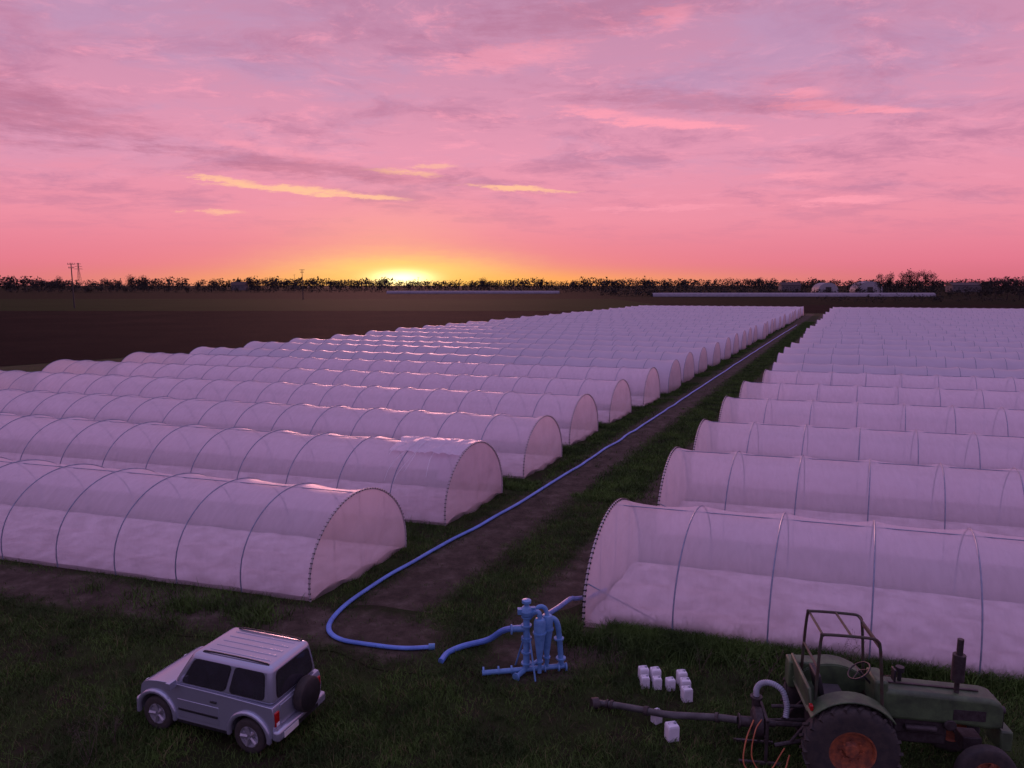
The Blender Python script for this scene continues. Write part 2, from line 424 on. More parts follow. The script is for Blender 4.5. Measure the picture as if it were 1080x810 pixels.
strip('dirt_strip',c0+AX*-26,c0+AX*-5.5,2.0,.016,G_dirt,rag=.3,step=.2)
strip('dirt_strip',(-.6,14.2,0),(2.7,16.9,0),2.2,.020,G_dirt,rag=.35,step=.15)

# ---------------- tunnels ----------------
W=4.35; H=2.42; BAY=2.1; K=math.tan(R(9.5))
def arch(t,rad=1.0):
    a=math.pi*t; c=math.cos(a); s=math.sin(a)
    y=-(W/2)*math.copysign(abs(c)**.97,c)*rad; z=H*abs(s)**.93*rad
    y*=1+.04*math.sin(min(1,z/H)*math.pi)
    return y,z
def cover_mesh(bays,prof=30,sub=6,seed=0):
    mb=MB(); nx=bays*sub; vs=[]
    for i in range(nx+1):
        x=i/sub*BAY; ph=(i%sub)/sub
        sag=math.sin(math.pi*ph)**.7 if ph>0 else 0
        for j in range(prof+1):
            t=j/prof; y,z=arch(t)
            nn=mnoise.noise(Vector((x*.6+seed*9,y*.9,z*.9)))+.5*mnoise.noise(Vector((x*1.9+seed*9,y*2.2,z*2.2)))
            env=math.sin(math.pi*t)
            k=1-.024*sag*env**.3 + .013*nn*env*(.3+.7*sag)
            y*=k; z*=k
            z-=.04*sag*env**4
            vs.append((x+K*y,y,z))
    p=prof+1
    fs=[(i*p+j,i*p+j+1,(i+1)*p+j+1,(i+1)*p+j) for i in range(nx) for j in range(prof)]
    mb.add(vs,fs,0)
    return mb
def hoop_pts(n=26,rad=1.002): return [(K*y,y,z) for y,z in (arch(i/n,rad) for i in range(n+1))]
def end_mesh(x,out):
    mb=MB(); n=30
    pts=[(x+K*y,y,z) for y,z in (arch(i/n,.992) for i in range(n+1))]
    rings=[pts]
    for f in (.8,.6,.4,.2):
        rg=[]
        for (a,y,z) in pts:
            yy=y*f; z2=z*f
            nz_=mnoise.noise(Vector((yy*1.6,z2*1.3,x)))*.14+mnoise.noise(Vector((yy*4,z2*1.0,x+4)))*.05
            rg.append((x+K*yy+out*(.12*(1-f)+nz_),yy,z2))
        rings.append(rg)
    vs=[v for r in rings for v in r]; m=n+1
    fs=[]
    for k in range(4):
        for i in range(n): fs.append((k*m+i,k*m+i+1,(k+1)*m+i+1,(k+1)*m+i))
    vs.append((x+out*.12,0,0)); c=len(vs)-1
    for i in range(n): fs.append((4*m+i,4*m+i+1,c))
    mb.add(vs,fs,0); return mb
hb=MB(); hb.tube(hoop_pts(),.018,6); hoop_me=hb.mesh('hoop',M_hoop)
def endhoop(clip,cw):
    eh=MB(); eh.tube([(p[0]-.01,p[1],p[2]) for p in hoop_pts(34,1.004)],.028,6)
    for i in range(58):
        y,z=arch((i+.5)/58,1.006)
        eh.box((K*y-.01,y,z),(clip,cw,cw),1)
    return eh.mesh('end_hoop',[M_post,M_black])
eh_me=[endhoop(.06,.034),endhoop(.09,.04)]
LB=21; RB=34
def floor_mb(bays):
    mb=MB(); vs=[];fs=[]
    n=bays*4
    for i in range(n+1):
        x=i*BAY/4
        for j in range(13):
            y=-W/2*.93+W*.93*j/12; z=.05+.12*abs(math.sin(j/12*math.pi*3))+.05*mnoise.noise(Vector((x*2,y*2,0)))
            vs.append((x+K*y,y,z))
    for i in range(n):
        for j in range(12): fs.append((i*13+j,i*13+j+1,(i+1)*13+j+1,(i+1)*13+j))
    mb.add(vs,fs,0); return mb
floorL=floor_mb(LB).mesh('mulch_sheet',M_mulch); floorR=floor_mb(RB).mesh('mulch_sheet',M_mulch)
endA=end_mesh(0,-1).mesh('end_panel',M_end)
endBL=end_mesh(LB*BAY,1).mesh('end_panel',M_end); endBR=end_mesh(RB*BAY,1).mesh('end_panel',M_end)
postme={}
for i,yy in enumerate((-1.15,0,1.15)):
    zt=H*max(0,1-(abs(yy)/(W/2))**2)**.5
    m=MB(); m.cyl((K*yy+.02,yy,0),(K*yy+.02,yy,zt*.96),.012,.012,6); postme[i]=m.mesh('end_post',M_post)
br=MB()
br.cyl((K*-2.1+.05,-2.08,1.05),(2.0,-2.0,.03),.016,.016,6)
brace_me=br.mesh('brace',M_hoop)
ridge_me={}
for b in (LB,RB):
    m=MB(); m.tube([(i*BAY,0,H-.05) for i in range(b+1)],.014,5); ridge_me[b]=m.mesh('ridge_wire',M_hoop)
def link(me,name,parent,loc=(0,0,0)):
    o=bpy.data.objects.new(name,me); col.objects.link(o); o.parent=parent; o.location=loc; return o
NROW=29
def far_mesh(bays,seed):
    mb=cover_mesh(bays,16,4,seed)
    for i in range(bays+1):
        mb.tube([(p[0]+i*BAY,p[1],p[2]) for p in hoop_pts(14)],.019,4,1)
    for x,o in ((0,-1),(bays*BAY,1)):
        e=end_mesh(x,o); mb.add(e.v,e.f,2)
    return mb.mesh('tunnel_greenhouse',[M_filmfar,M_hoop,M_end])
farL=[far_mesh(LB,s) for s in range(3)]; farR=[far_mesh(RB,s+3) for s in range(3)]
NEAR=6
for side in (0,1):
    bays=LB if side==0 else RB
    base=Vector((-4.58,20.1,0)) if side==0 else Vector((2.84,18.97,0))
    rz=R(180-16.1) if side==0 else R(-16.1)
    near_covers=[]
    for k in range(NROW+1):
        rj=random.Random(side*100+k)
        jit=rj.uniform(-.3,.3) if k>0 else 0
        if side==0 and k==0: jit=.25
        if side==0 and k==1: jit=.35
        if side==1 and k in (3,4): jit=-.3
        loc=base+Vector((2.88,6.1,0))*k+AX*jit
        rot=rz+(R(rj.uniform(-.3,.3)) if k else 0)
        sz=rj.uniform(.965,1.035) if k else 1
        sy=1
        if side==1 and k==0:
            loc=loc-NN*.22; rot-=R(.8); sy=1.07; sz=1.02
        if k<NEAR:
            root=empty('tunnel_greenhouse',loc,rot); root.scale=(1,sy,sz)
            if k<3:
                me=cover_mesh(bays,36,8,side*10+k).mesh('cover',M_film); near_covers.append(me)
            else: me=near_covers[k%3]
            link(me,'cover',root)
            link(floorL if side==0 else floorR,'mulch_sheet',root)
            link(ridge_me[bays],'ridge_wire',root)
            for i in range(1,bays+1): link(hoop_me,'hoop',root,(i*BAY,0,0))
            e=link(endA,'end_panel',root)
            for q in range(3): link(postme[q],'end_post',e)
            link(endBL if side==0 else endBR,'end_panel',root)
            link(eh_me[side],'end_hoop',root)
            link(brace_me,'brace',root)
            lab='long arched tunnel greenhouse under pinkish white plastic film on dark soil'
            if side==0 and k==0: lab='long arched tunnel greenhouse, pale end panel laced to its hoop'
            if side==1 and k==0: lab='long arched tunnel greenhouse beside grass, black clips along its end hoop'
            if side==0 and k==1: lab='long arched tunnel greenhouse with wrinkled netting over its end'
        else:
            root=bpy.data.objects.new('tunnel_greenhouse',(farL if side==0 else farR)[k%3]); col.objects.link(root)
            root.location=loc; root.rotation_euler=(0,0,rot); root.scale=(1,1,sz)
            lab='long arched tunnel greenhouse under pinkish white plastic film on dark soil'
        tag(root,lab,'greenhouse','rows of tunnel greenhouses')
        if side==0 and k==1:
            mb=MB(); nx,nj=56,52; vs=[]
            for i in range(nx+1):
                f=i/nx
                for j in range(nj+1):
                    t=.03+.62*j/nj; y,z=arch(t)
                    edge=2.7+.35*mnoise.noise(Vector((t*9,1,3)))
                    x=.02+f*edge
                    c_=abs(mnoise.noise(Vector((x*2.2,t*9,2))))+.5*abs(mnoise.noise(Vector((x*5,t*20,7))))
                    k_=1.006+.05*c_
                    vs.append((x+K*y,y*k_,z*k_))
            fs_=[(i*(nj+1)+j,i*(nj+1)+j+1,(i+1)*(nj+1)+j+1,(i+1)*(nj+1)+j) for i in range(nx) for j in range(nj)]
            mb.add(vs,fs_); mb.obj('loose_netting',M_net,root)
            mb=MB(); rr=random.Random(3)
            for q in range(14):
                x0=rr.uniform(.05,2.6); t0=rr.uniform(.05,.5); pts=[]
                dx=rr.uniform(-1.2,1.2); dt=rr.uniform(.15,.4)
                for s_ in range(9):
                    f=s_/8; y,z=arch(min(.95,t0+dt*f),1.035); xx=max(.05,x0+dx*f+.06*math.sin(f*9+q))
                    pts.append((xx+K*y,y,z))
                mb.tube(pts,.007,4)
            mb.obj('net_cord',M_white,root)

# ---------------- hoses ----------------
def U(x,y,z=0): return (x*S,y*S,z*S)
hp=[U(-1.71,14.13,.06),U(-2.2,14.1,.06),U(-2.77,14.2,.06),U(-3.62,14.46,.06),U(-4.01,14.97,.06),U(-3.99,15.75,.06),U(-3.62,16.94,.06),U(-3.0,18.24,.06),U(-1.93,20.2,.06),U(-.61,22.5,.06),U(1.23,26.1,.06),U(4.36,32.6,.06),U(9.0,42.3,.06),U(17.6,60.6,.06),U(33.3,93.8,.06),U(53.5,136,.06)]
pts=cr(hp,12)
pts=[Vector((p.x+.09*mnoise.noise(p*.6),p.y+.09*mnoise.noise(p*.6+Vector((9,9,0))),p.z)) for p in pts]
mb=MB(); mb.tube(pts,.064,10,flat=.7); mb.cyl(Vector(hp[0])+Vector((-.02,0,0)),Vector(hp[0])+Vector((.12,.01,0)),.075,n=12,mi=1)
o=mb.obj('irrigation_hose',[M_bhose,M_blue]); tag(o,'long bright blue irrigation hose lying on the dirt track','hose')
PX,PY=.37*S,13.2*S
hp2=[U(-1.42,13.55,.06),U(-1.3,13.9,.06),U(-1.0,14.15,.07),U(-.5,14.2,.18),U(-.15,13.75,.62),(PX-.1,PY+.05,1.02)]
mb=MB(); mb.tube(cr(hp2,8),.066,10); o=mb.obj('irrigation_hose',M_bhose); tag(o,'short blue hose rising from the ground to a filter station','hose')
hp3=[(PX+.25,PY+.05,1.25),(PX+.6,PY+.6,1.2),(PX+.95,PY+1.5,1.0),(1.55,16.6,.75),(2.0,17.3,.5),(2.5,18.4,.2)]
mb=MB(); mb.tube(cr(hp3,8),.055,8); o=mb.obj('supply_hose',M_shose); tag(o,'blue hose running from filter station into a tunnel','hose')

# ---------------- filter station ----------------
fs=empty('filter_station',(PX,PY,0),R(6)); tag(fs,'blue painted irrigation filter station with vertical cyclones and pipes','irrigation equipment')
def flange(mb,p,axis,r=.11,t=.03,mi=0):
    p=Vector(p); a=Vector(axis)*t/2; mb.cyl(p-a,p+a,r,n=14,mi=mi)
mb=MB(); mb.tube([(-1.05,-.05,.1),(-.4,-.03,.11),(.3,0,.12),(.78,.03,.12)],.055,12)
for x in(-1.02,-.70,-.42,-.15,.3,.6,.76): flange(mb,(x,0,.11),(1,0,0),.09,.035)
mb.tube([(-.35,-.25,.08),(-.1,0,.11),(.2,.35,.08)],.05,10); flange(mb,(-.35,-.25,.08),(.7,.7,0),.09)
mb.obj('base_pipe',M_blue,fs)
mb=MB(); mb.cyl((-.1,0,.1),(-.1,0,1.32),.07,n=14)
for z in(.25,.5,.78,.82,1.1,1.3): flange(mb,(-.1,0,z),(0,0,1),.115,.03)
mb.cyl((-.1,0,1.02),(-.42,.02,1.02),.065,n=12); flange(mb,(-.42,0,1.02),(1,0,0))
mb.obj('valve_column',M_blue,fs)
mb=MB(); mb.lathe([(.0,1.31),(.12,1.33),(.14,1.42),(.10,1.5),(.05,1.53),(.05,1.58),(.1,1.6),(.1,1.66),(.0,1.68)],(-.1,0,0),'Z',16)
mb.box((-.22,0,1.42),(.14,.12,.12)); mb.box((.03,0,1.44),(.12,.1,.12)); mb.obj('valve_head',M_blue,fs,bevel=.008)
for x,y in ((.16,-.16),(.34,.0)):
    mb=MB(); mb.lathe([(.0,1.32),(.1,1.30),(.125,1.24),(.125,.98),(.115,.9),(.045,.32),(.045,.1)],(x,y,0),'Z',18)
    flange(mb,(x,y,1.0),(0,0,1),.145,.03); flange(mb,(x,y,.36),(0,0,1),.08,.03)
    mb.obj('cyclone',M_blue,fs)
mb=MB(); mb.tube(cr([(-.1,0,1.2),(.03,-.05,1.38),(.14,-.14,1.44),(.16,-.16,1.30)],5),.05,10)
mb.tube(cr([(-.05,0,1.25),(.16,.06,1.46),(.30,.04,1.44),(.34,.0,1.30)],5),.05,10)
mb.tube(cr([(.25,0,1.12),(.42,.02,1.22),(.56,.03,1.1),(.62,.03,.7),(.66,.03,.14)],6),.06,12)
flange(mb,(.6,.03,.75),(0,0,1)); flange(mb,(.65,.03,.3),(0,0,1))
mb.obj('manifold_pipe',M_blue,fs)
for a,b in (((.05,-.35,0),(-.05,-.04,.95)),((.45,.4,0),(.32,.1,.9)),((-.3,.35,0),(-.12,.04,.9))):
    mb=MB(); mb.cyl(a,b,.02,n=6); mb.obj('stand_leg',M_blue,fs)

# ---------------- jerrycans ----------------
def make_can():
    r=empty('jerrycan'); 
    mb=MB(); mb.box((0,0,.135),(.21,.19,.27)); mb.box((0,0,.285),(.21,.19,.03),tx=.88,ty=.88)
    mb.obj('can_body',M_white,r,bevel=.009,seg=2)
    mb=MB(); mb.tube(cr([(-.07,0,.29),(-.07,0,.33),(0,0,.34),(.02,0,.33),(.025,0,.29)],4),.011,6); mb.obj('handle',M_white,r)
    mb=MB(); mb.cyl((.06,0,.29),(.06,0,.325),.024,n=12); mb.obj('cap',M_lhose,r)
    return r
can=make_can()
cpos=[(2.52,12.98,0,8),(2.50,12.72,0,5),(2.74,12.94,0,10),(2.72,12.68,0,4),(2.96,12.64,0,12),(3.22,12.84,0,6),(3.22,12.56,0,2),(3.18,12.28,0,10),(2.50,11.62,0,30),(2.66,11.14,0,12)]
for i,(x,y,z,a) in enumerate(cpos):
    c=can if i==0 else copytree(can)
    c.location=(x*S,y*S,0); c.rotation_euler=(0,0,R(a)); s_=.8 if i in(1,3,4,8) else .92
    if i==9: s_=1.02
    c.scale=(s_,)*3
    tag(c,'white plastic jerrycan with handle standing in the grass','jerrycan','white jerrycans in the grass')

# ---------------- car ----------------
car=empty('parked_car',(-4.90*S,11.69*S,0),R(160.2),scale=.95)
tag(car,'small silver two-door off-road car with a spare wheel, parked on grass','car')
def arc(cx,cz,r,a0,a1,n=12): return [(cx+r*math.cos(R(a0+(a1-a0)*i/n)),cz+r*math.sin(R(a0+(a1-a0)*i/n))) for i in range(n+1)]
prof=[(-1.62,.42),(-1.66,.70),(-1.65,.92),(-1.62,1.00),(-.5,1.03),(.68,1.04),(.80,1.035),(1.1,1.02),(1.32,.985),(1.45,.93),(1.53,.84),(1.57,.66),(1.56,.42),(1.54,.36)]
prof+=arc(1.10,.36,.42,0,180)+[(.65,.32),(-.66,.32)]+arc(-1.1,.36,.42,0,180)+[(-1.56,.40)]
mb=MB(); mb.prism(prof,-.755,.755)
def warpb(v):
    x,y,z=v
    k=1-.06*max(0,(z-.8)/.3)-.10*max(0,(x-1.2)/.4)**2
    return (x,y*k,z)
mb.v=[warpb(v) for v in mb.v]
body=mb.obj('body',M_silver,car,bevel=.09,fix=True,seg=5,angle=60)
Bz=1.00;Tz=1.70
b4=[(-1.62,.71,Bz),(.76,.71,Bz),(.76,-.71,Bz),(-1.62,-.71,Bz)]
t4=[(-1.55,.59,Tz),(.28,.59,Tz),(.28,-.59,Tz),(-1.55,-.59,Tz)]
mb=MB(); mb.add(b4+t4,[(0,1,2,3),(4,7,6,5),(0,4,5,1),(1,5,6,2),(2,6,7,3),(3,7,4,0)])
mb.obj('cabin',M_silver,car,bevel=.11,fix=True,seg=5,angle=60)
def panel(A,B,C,D,u0,u1,v0,v1,off,th=.012,rc=.10):
    A,B,C,D=map(Vector,(A,B,C,D)); n=(B-A).cross(D-A).normalized()
    lu=(B-A).length*(u1-u0); lv=(D-A).length*(v1-v0); r=min(rc,lu*.3,lv*.3); ru=r/lu*(u1-u0); rv=r/lv*(v1-v0)
    def P(u,v): return (A*(1-u)+B*u)*(1-v)+(D*(1-u)+C*u)*v
    q=[]
    for cu,cv_,a0 in ((u0+ru,v0+rv,180),(u1-ru,v0+rv,270),(u1-ru,v1-rv,0),(u0+ru,v1-rv,90)):
        for i in range(5):
            a=R(a0+90*i/4); q.append(P(cu+ru*math.cos(a),cv_+rv*math.sin(a)))
    m=len(q)
    mb=MB(); vs=[p+n*off for p in q]+[p+n*(off-th) for p in q]
    mb.add(vs,[tuple(range(m)),tuple(range(2*m-1,m-1,-1))]+[(i,m+i,m+(i+1)%m,(i+1)%m) for i in range(m)])
    return mb
for sd in (1,-1):
    A=(-1.62,.71*sd,Bz);B=(.76,.71*sd,Bz);C=(.28,.59*sd,Tz);D=(-1.55,.59*sd,Tz)
    if sd==1: A,B,C,D=B,A,D,C; f=lambda u:1-u
    else: f=lambda u:u
    for nm,u0,u1 in (('side_window',.085,.42),('door_window',.475,.91)):
        a,b=sorted((f(u0),f(u1)))
        panel(A,B,C,D,a-.010,b+.010,.13,.85,.005).obj('window_frame',M_black,car)
        panel(A,B,C,D,a,b,.155,.825,.010).obj(nm,M_glass,car)
A,B,C,D=(.76,-.71,Bz),(.76,.71,Bz),(.28,.59,Tz),(.28,-.59,Tz)
panel(A,B,C,D,.08,.92,.12,.86,.005).obj('window_frame',M_black,car)
panel(A,B,C,D,.095,.905,.145,.835,.010).obj('windscreen',M_glass,car)
A,B,C,D=(-1.62,.71,Bz),(-1.62,-.71,Bz),(-1.55,-.59,Tz),(-1.55,.59,Tz)
panel(A,B,C,D,.09,.91,.12,.85,.005).obj('window_frame',M_black,car)
panel(A,B,C,D,.11,.89,.15,.82,.010).obj('rear_window',M_glass,car)
for y in (-.36,-.18,0,.18,.36):
    mb=MB(); mb.box((-.65,y,Tz+.001),(1.4,.035,.014)); mb.obj('roof_rib',M_silver,car,bevel=.004)
for y in (-.50,.50):
    mb=MB(); mb.tube(cr([(-1.42,y,Tz-.01),(-1.33,y,Tz+.02),(-.6,y,Tz+.03),(.0,y,Tz+.02),(.10,y,Tz-.01)],5),.018,8); mb.obj('roof_rail',M_black,car)
for sd in (1,-1):
    for cx in (1.10,-1.1):
        pr=arc(cx,.36,.41,-8,188,14)+list(reversed(arc(cx,.36,.50,-8,188,14)))
        mb=MB(); y0,y1=(.70,.80) if sd>0 else (-.80,-.70); mb.prism(pr,y0,y1); mb.obj('fender_flare',M_silver,car,bevel=.035,fix=True,seg=3)
    dr=MB(); dr.prism([(-.42,.42),(.54,.42),(.56,.78),(-.42,.78)],sd*.75 if sd>0 else -.764,.764 if sd>0 else -.75)
    door=dr.obj('door',M_silver,car,bevel=.006,fix=True)
    mb=MB(); mb.box((-.3,sd*.75,.87),(.14,.04,.035)); mb.obj('handle',M_black,door,bevel=.008)
    mb=MB(); mb.box((.07,sd*.768,.58),(.94,.02,.045)); mb.obj('side_moulding',M_black,door,bevel=.006)
    mb=MB(); mb.box((.0,sd*.72,.32),(1.2,.08,.07)); mb.obj('sill',M_black,car,bevel=.01)
    mb=MB(); mb.box((.60,sd*.85,1.10),(.10,.18,.14)); mb.cyl((.62,sd*.70,1.03),(.60,sd*.83,1.07),.02,n=6); mb.obj('wing_mirror',M_silver,car,bevel=.035,seg=3)
    mb=MB(); mb.box((-1.65,sd*.645,.76),(.06,.12,.28)); mb.obj('tail_lamp',M_red,car,bevel=.015)
    mb=MB(); mb.box((-1.683,sd*.645,.67),(.01,.08,.06)); mb.obj('reversing_lamp',M_white,car)
    mb=MB(); mb.cyl((1.48,sd*.50,.76),(1.58,sd*.50,.76),.10,n=18); mb.obj('headlamp',M_white,car,bevel=.01)
mb=MB(); mb.box((-1.68,0,.46),(.18,1.50,.22)); mb.obj('rear_bumper',M_silver,car,bevel=.06,seg=3)
mb=MB(); mb.box((-1.772,0,.44),(.012,.9,.08)); mb.obj('bumper_insert',M_black,car)
mb=MB(); mb.box((1.60,0,.46),(.18,1.46,.24)); mb.obj('front_bumper',M_silver,car,bevel=.07,seg=3)
mb=MB(); mb.box((1.56,0,.76),(.03,.7,.14)); mb.obj('grille',M_black,car)
mb=MB(); mb.box((-1.784,.40,.45),(.012,.42,.11)); mb.obj('number_plate',M_plate,car)
mb=MB(); mb.box((0,0,.38),(2.8,1.0,.2)); mb.cyl((1.1,-.7,.34),(1.1,.7,.34),.04); mb.cyl((-1.1,-.7,.34),(-1.1,.7,.34),.04); mb.obj('chassis',M_black,car)
mb=MB(); mb.box((-1.655,.0,.78),(.018,1.06,.38)); mb.obj('tailgate',M_silver,car,bevel=.006)
def wheel(parent,loc,r,wd,side,rim,name='wheel',lugs=0,rimr=.6):
    e=empty(name,loc,0,parent)
    h=wd/2
    mb=MB(); mb.lathe([(r*rimr,-h*.9),(r*.8,-h),(r*.95,-h*.92),(r,-h*.7),(r,h*.7),(r*.95,h*.92),(r*.8,h),(r*rimr,h*.9),(r*rimr,-h*.9)],(0,0,0),'Y',36)
    if lugs:
        for i in range(lugs):
            a=2*math.pi*i/lugs
            for s_ in(1,-1):
                M=Matrix.Rotation(-a-(math.pi/lugs if s_>0 else 0),4,'Y')@Matrix.Translation((r*.985,s_*h*.45,0))@Matrix.Rotation(s_*R(38),4,'X')
                hx,hy,hz=.035*r/.7,h*.55,.022*r/.7
                mb.add([(sx_*hx,sy_*hy,sz_*hz) for sx_ in(-1,1) for sy_ in(-1,1) for sz_ in(-1,1)],[(0,1,3,2),(4,6,7,5),(0,4,5,1),(2,3,7,6),(0,2,6,4),(1,5,7,3)],0,M)
    mb.obj('tyre',M_rubber,e,angle=50)
    mb=MB(); o=side
    mb.lathe([(r*rimr,o*h*.88),(r*rimr*.93,o*h*.86),(r*rimr*.88,o*h*.5),(r*rimr*.4,o*h*.35),(r*.16,o*h*.55),(r*.14,o*h*.7),(0.001,o*h*.72)],(0,0,0),'Y',30)
    if lugs==0:
        for i in range(5):
            a=2*math.pi*i/5
            p0=Vector((math.cos(a)*r*.12,o*h*.62,math.sin(a)*r*.12)); p1=Vector((math.cos(a)*r*rimr*.92,o*h*.74,math.sin(a)*r*rimr*.92))
            mb.cyl(p0,p1,.035,.045,6)
    else:
        for i in range(8):
            a=2*math.pi*i/8; c=Vector((math.cos(a)*r*.24,o*h*.5,math.sin(a)*r*.24)); mb.cyl(c,c+Vector((0,o*.04,0)),.018,n=6)
    mb.lathe([(r*rimr,-o*h*.88),(r*rimr*.9,-o*h*.5),(0.001,-o*h*.3)],(0,0,0),'Y',24)
    mb.obj('rim',rim,e)
    return e
for x in (1.10,-1.1):
    for sd in (1,-1): wheel(car,(x,sd*.67,.345),.345,.2,sd,M_alloy)
sp=wheel(car,(-1.77,-.12,.86),.33,.2,1,M_black,name='spare_wheel'); sp.rotation_euler=(0,0,R(90))
mb=MB(); mb.lathe([(.30,.105),(.28,.118),(0.001,.125)],(0,0,0),'Y',30); mb.obj('wheel_cover',M_black,sp)

# ---------------- tractor ----------------
tr=empty('farm_tractor',(5.12*S,10.57*S,0),R(-8))
tag(tr,'old green tractor with roll frame and orange rims, standing in grass','tractor')
RW=.74
for sd in(1,-1):
    wheel(tr,(0,sd*.70,RW),RW,.34,sd,M_rims,name='rear_wheel',lugs=22,rimr=.50)
    wheel(tr,(2.12,sd*.62,.45),.45,.20,sd,M_rims,name='front_wheel',lugs=0,rimr=.52)
    pr=arc(0,RW,.84,38,142,14)+list(reversed(arc(0,RW,.815,38,142,14)))
    mb=MB(); y0,y1=(.44,.78) if sd>0 else(-.78,-.44); mb.prism(pr,y0,y1)
    yy=.45*sd; pr2=arc(0,RW,.82,38,142,14)+[(-.45,1.0),(.45,1.0)]
    mb.prism(pr2,min(yy,yy-.02*sd),max(yy,yy-.02*sd))
    mb.obj('fender',M_green,tr,bevel=.008,fix=True)
    mb=MB(); mb.box((-.62,sd*.62,1.36),(.05,.12,.09)); mb.obj('tail_lamp',M_red,tr,bevel=.01)
mb=MB(); mb.box((.25,0,.80),(1.1,.42,.5)); mb.box((1.1,0,.78),(1.2,.34,.4)); mb.cyl((0,-.6,RW),(0,.6,RW),.13,n=16); mb.box((-.3,0,.85),(.4,.4,.4)); mb.obj('gearbox',M_iron,tr,bevel=.03)
mb=MB(); mb.cyl((2.12,-.55,.5),(2.12,.55,.5),.06,n=10); mb.box((2.12,0,.62),(.3,.3,.25)); mb.obj('front_axle',M_iron,tr,bevel=.02)
hood=[(.62,1.02),(.62,1.54),(1.2,1.53),(2.3,1.49),(2.46,1.45),(2.52,1.32),(2.52,.98),(2.3,.96),(1.9,1.0),(1.0,1.02)]
mb=MB(); mb.prism(hood,-.26,.26); mb.obj('hood',M_green,tr,bevel=.07,fix=True,seg=4)
mb=MB(); mb.box((1.45,0,1.535),(1.5,.04,.02),rot=('Y',R(1.9))); mb.obj('hood_seam',M_iron,tr)
mb=MB(); mb.box((2.525,0,1.15),(.02,.40,.34)); mb.obj('grille',M_black,tr)
mb=MB(); mb.box((1.25,0,.95),(.8,.4,.35)); mb.cyl((1.0,-.24,.9),(1.5,-.24,.9),.06,n=10); mb.cyl((1.7,-.2,1.0),(1.7,-.28,1.0),.1,n=12); mb.obj('engine_block',M_iron,tr,bevel=.03)
for sd in(1,-1):
    mb=MB(); mb.box((1.98,sd*.262,1.2),(.5,.012,.18)); mb.obj('side_grille',M_iron,tr)
    mb=MB(); mb.cyl((2.48,sd*.18,1.30),(2.54,sd*.18,1.30),.06,n=16); mb.obj('headlamp',M_iron,tr)
mb=MB(); mb.box((2.60,0,.76),(.2,.45,.36)); mb.obj('front_weight',M_green,tr,bevel=.03)
mb=MB(); mb.cyl((1.82,-.1,1.48),(1.82,-.1,1.72),.04,n=10); mb.cyl((1.82,-.1,1.72),(1.82,-.1,2.18),.10,n=14); mb.cyl((1.82,-.1,2.18),(1.82,-.1,2.45),.05,n=10); mb.obj('exhaust_pipe',M_iron,tr)
mb=MB(); mb.cyl((1.0,.12,1.52),(1.0,.12,1.70),.035,n=10); mb.cyl((1.0,.12,1.70),(1.0,.12,1.78),.07,n=14); mb.obj('air_filter',M_black,tr)
mb=MB(); mb.box((.6,0,1.43),(.22,.5,.5)); mb.obj('dashboard',M_green,tr,bevel=.04)
mb=MB(); c=Vector((.30,0,1.72)); ax=Vector((-.6,0,.8)).normalized(); u=Vector((0,1,0)); v=ax.cross(u)
ring=[c+(u*math.cos(2*math.pi*i/20)+v*math.sin(2*math.pi*i/20))*.2 for i in range(21)]
mb.tube(ring,.014,6); mb.cyl(c,(.55,0,1.45),.02,n=8)
for i in (0,7,13): mb.cyl(c,ring[i],.01,n=5)
mb.obj('steering_wheel',M_black,tr)
mb=MB(); mb.box((-.15,0,1.28),(.42,.46,.10)); mb.box((-.38,0,1.5),(.1,.46,.4),rot=('Y',R(-12))); mb.box((-.15,0,1.12),(.2,.2,.25)); mb.obj('seat',M_seat,tr,bevel=.035,seg=3)
mb=MB(); mb.box((.3,0,.98),(.6,1.1,.04)); mb.obj('footplate',M_iron,tr)
mb=MB(); mb.box((-.62,.0,1.42),(.06,1.2,.50),rot=('Y',R(-8))); mb.box((-.5,.62,1.3),(.45,.3,.5)); mb.box((-.45,0,1.2),(.4,1.0,.06)); mb.obj('rear_guard',M_green,tr,bevel=.03)
mb=MB(); zt=2.54
for y in(.44,-.44):
    mb.tube(cr([(-.52,y*1.04,1.2),(-.50,y*1.03,1.9),(-.47,y,zt-.06),(-.40,y,zt),(.2,y,zt-.01),(.40,y,zt-.05),(.46,y*1.02,2.3),(.52,y*1.05,1.6),(.56,y*1.05,1.0)],6),.026,8)
for x,z in((-.44,zt-.02),(.38,zt-.04),(-.5,1.95),(.0,zt)): mb.cyl((x,-.44,z),(x,.44,z),.021,n=8)
mb.box((.45,0,2.38),(.03,.85,.06))
mb.obj('roll_frame',M_frame,tr)
mb=MB(); mb.tube([(.50,-.46,1.9),(.6,-.62,2.0)],.01,5); mb.box((.6,-.66,2.05),(.03,.14,.2)); mb.obj('wing_mirror',M_black,tr,bevel=.01)
mb=MB()
for sd in(1,-1):
    mb.cyl((-.3,sd*.25,.6),(-1.1,sd*.36,.45),.035,n=8); mb.cyl((-.35,sd*.25,1.15),(-.85,sd*.33,.5),.025,n=8); mb.cyl((-.3,sd*.18,1.15),(-.6,sd*.3,1.2),.03,n=8)
mb.cyl((-.4,0,1.0),(-1.1,0,.95),.03,n=8); mb.cyl((-.4,0,.65),(-1.15,0,.62),.045,n=10)
mb.obj('hitch_linkage',M_iron,tr)
pm=empty('water_pump',(tr.location.x-1.32*math.cos(R(8)),tr.location.y+1.32*math.sin(R(8)),0),R(-8))
tag(pm,'iron water pump mounted behind the tractor with curved pale hose','pump')
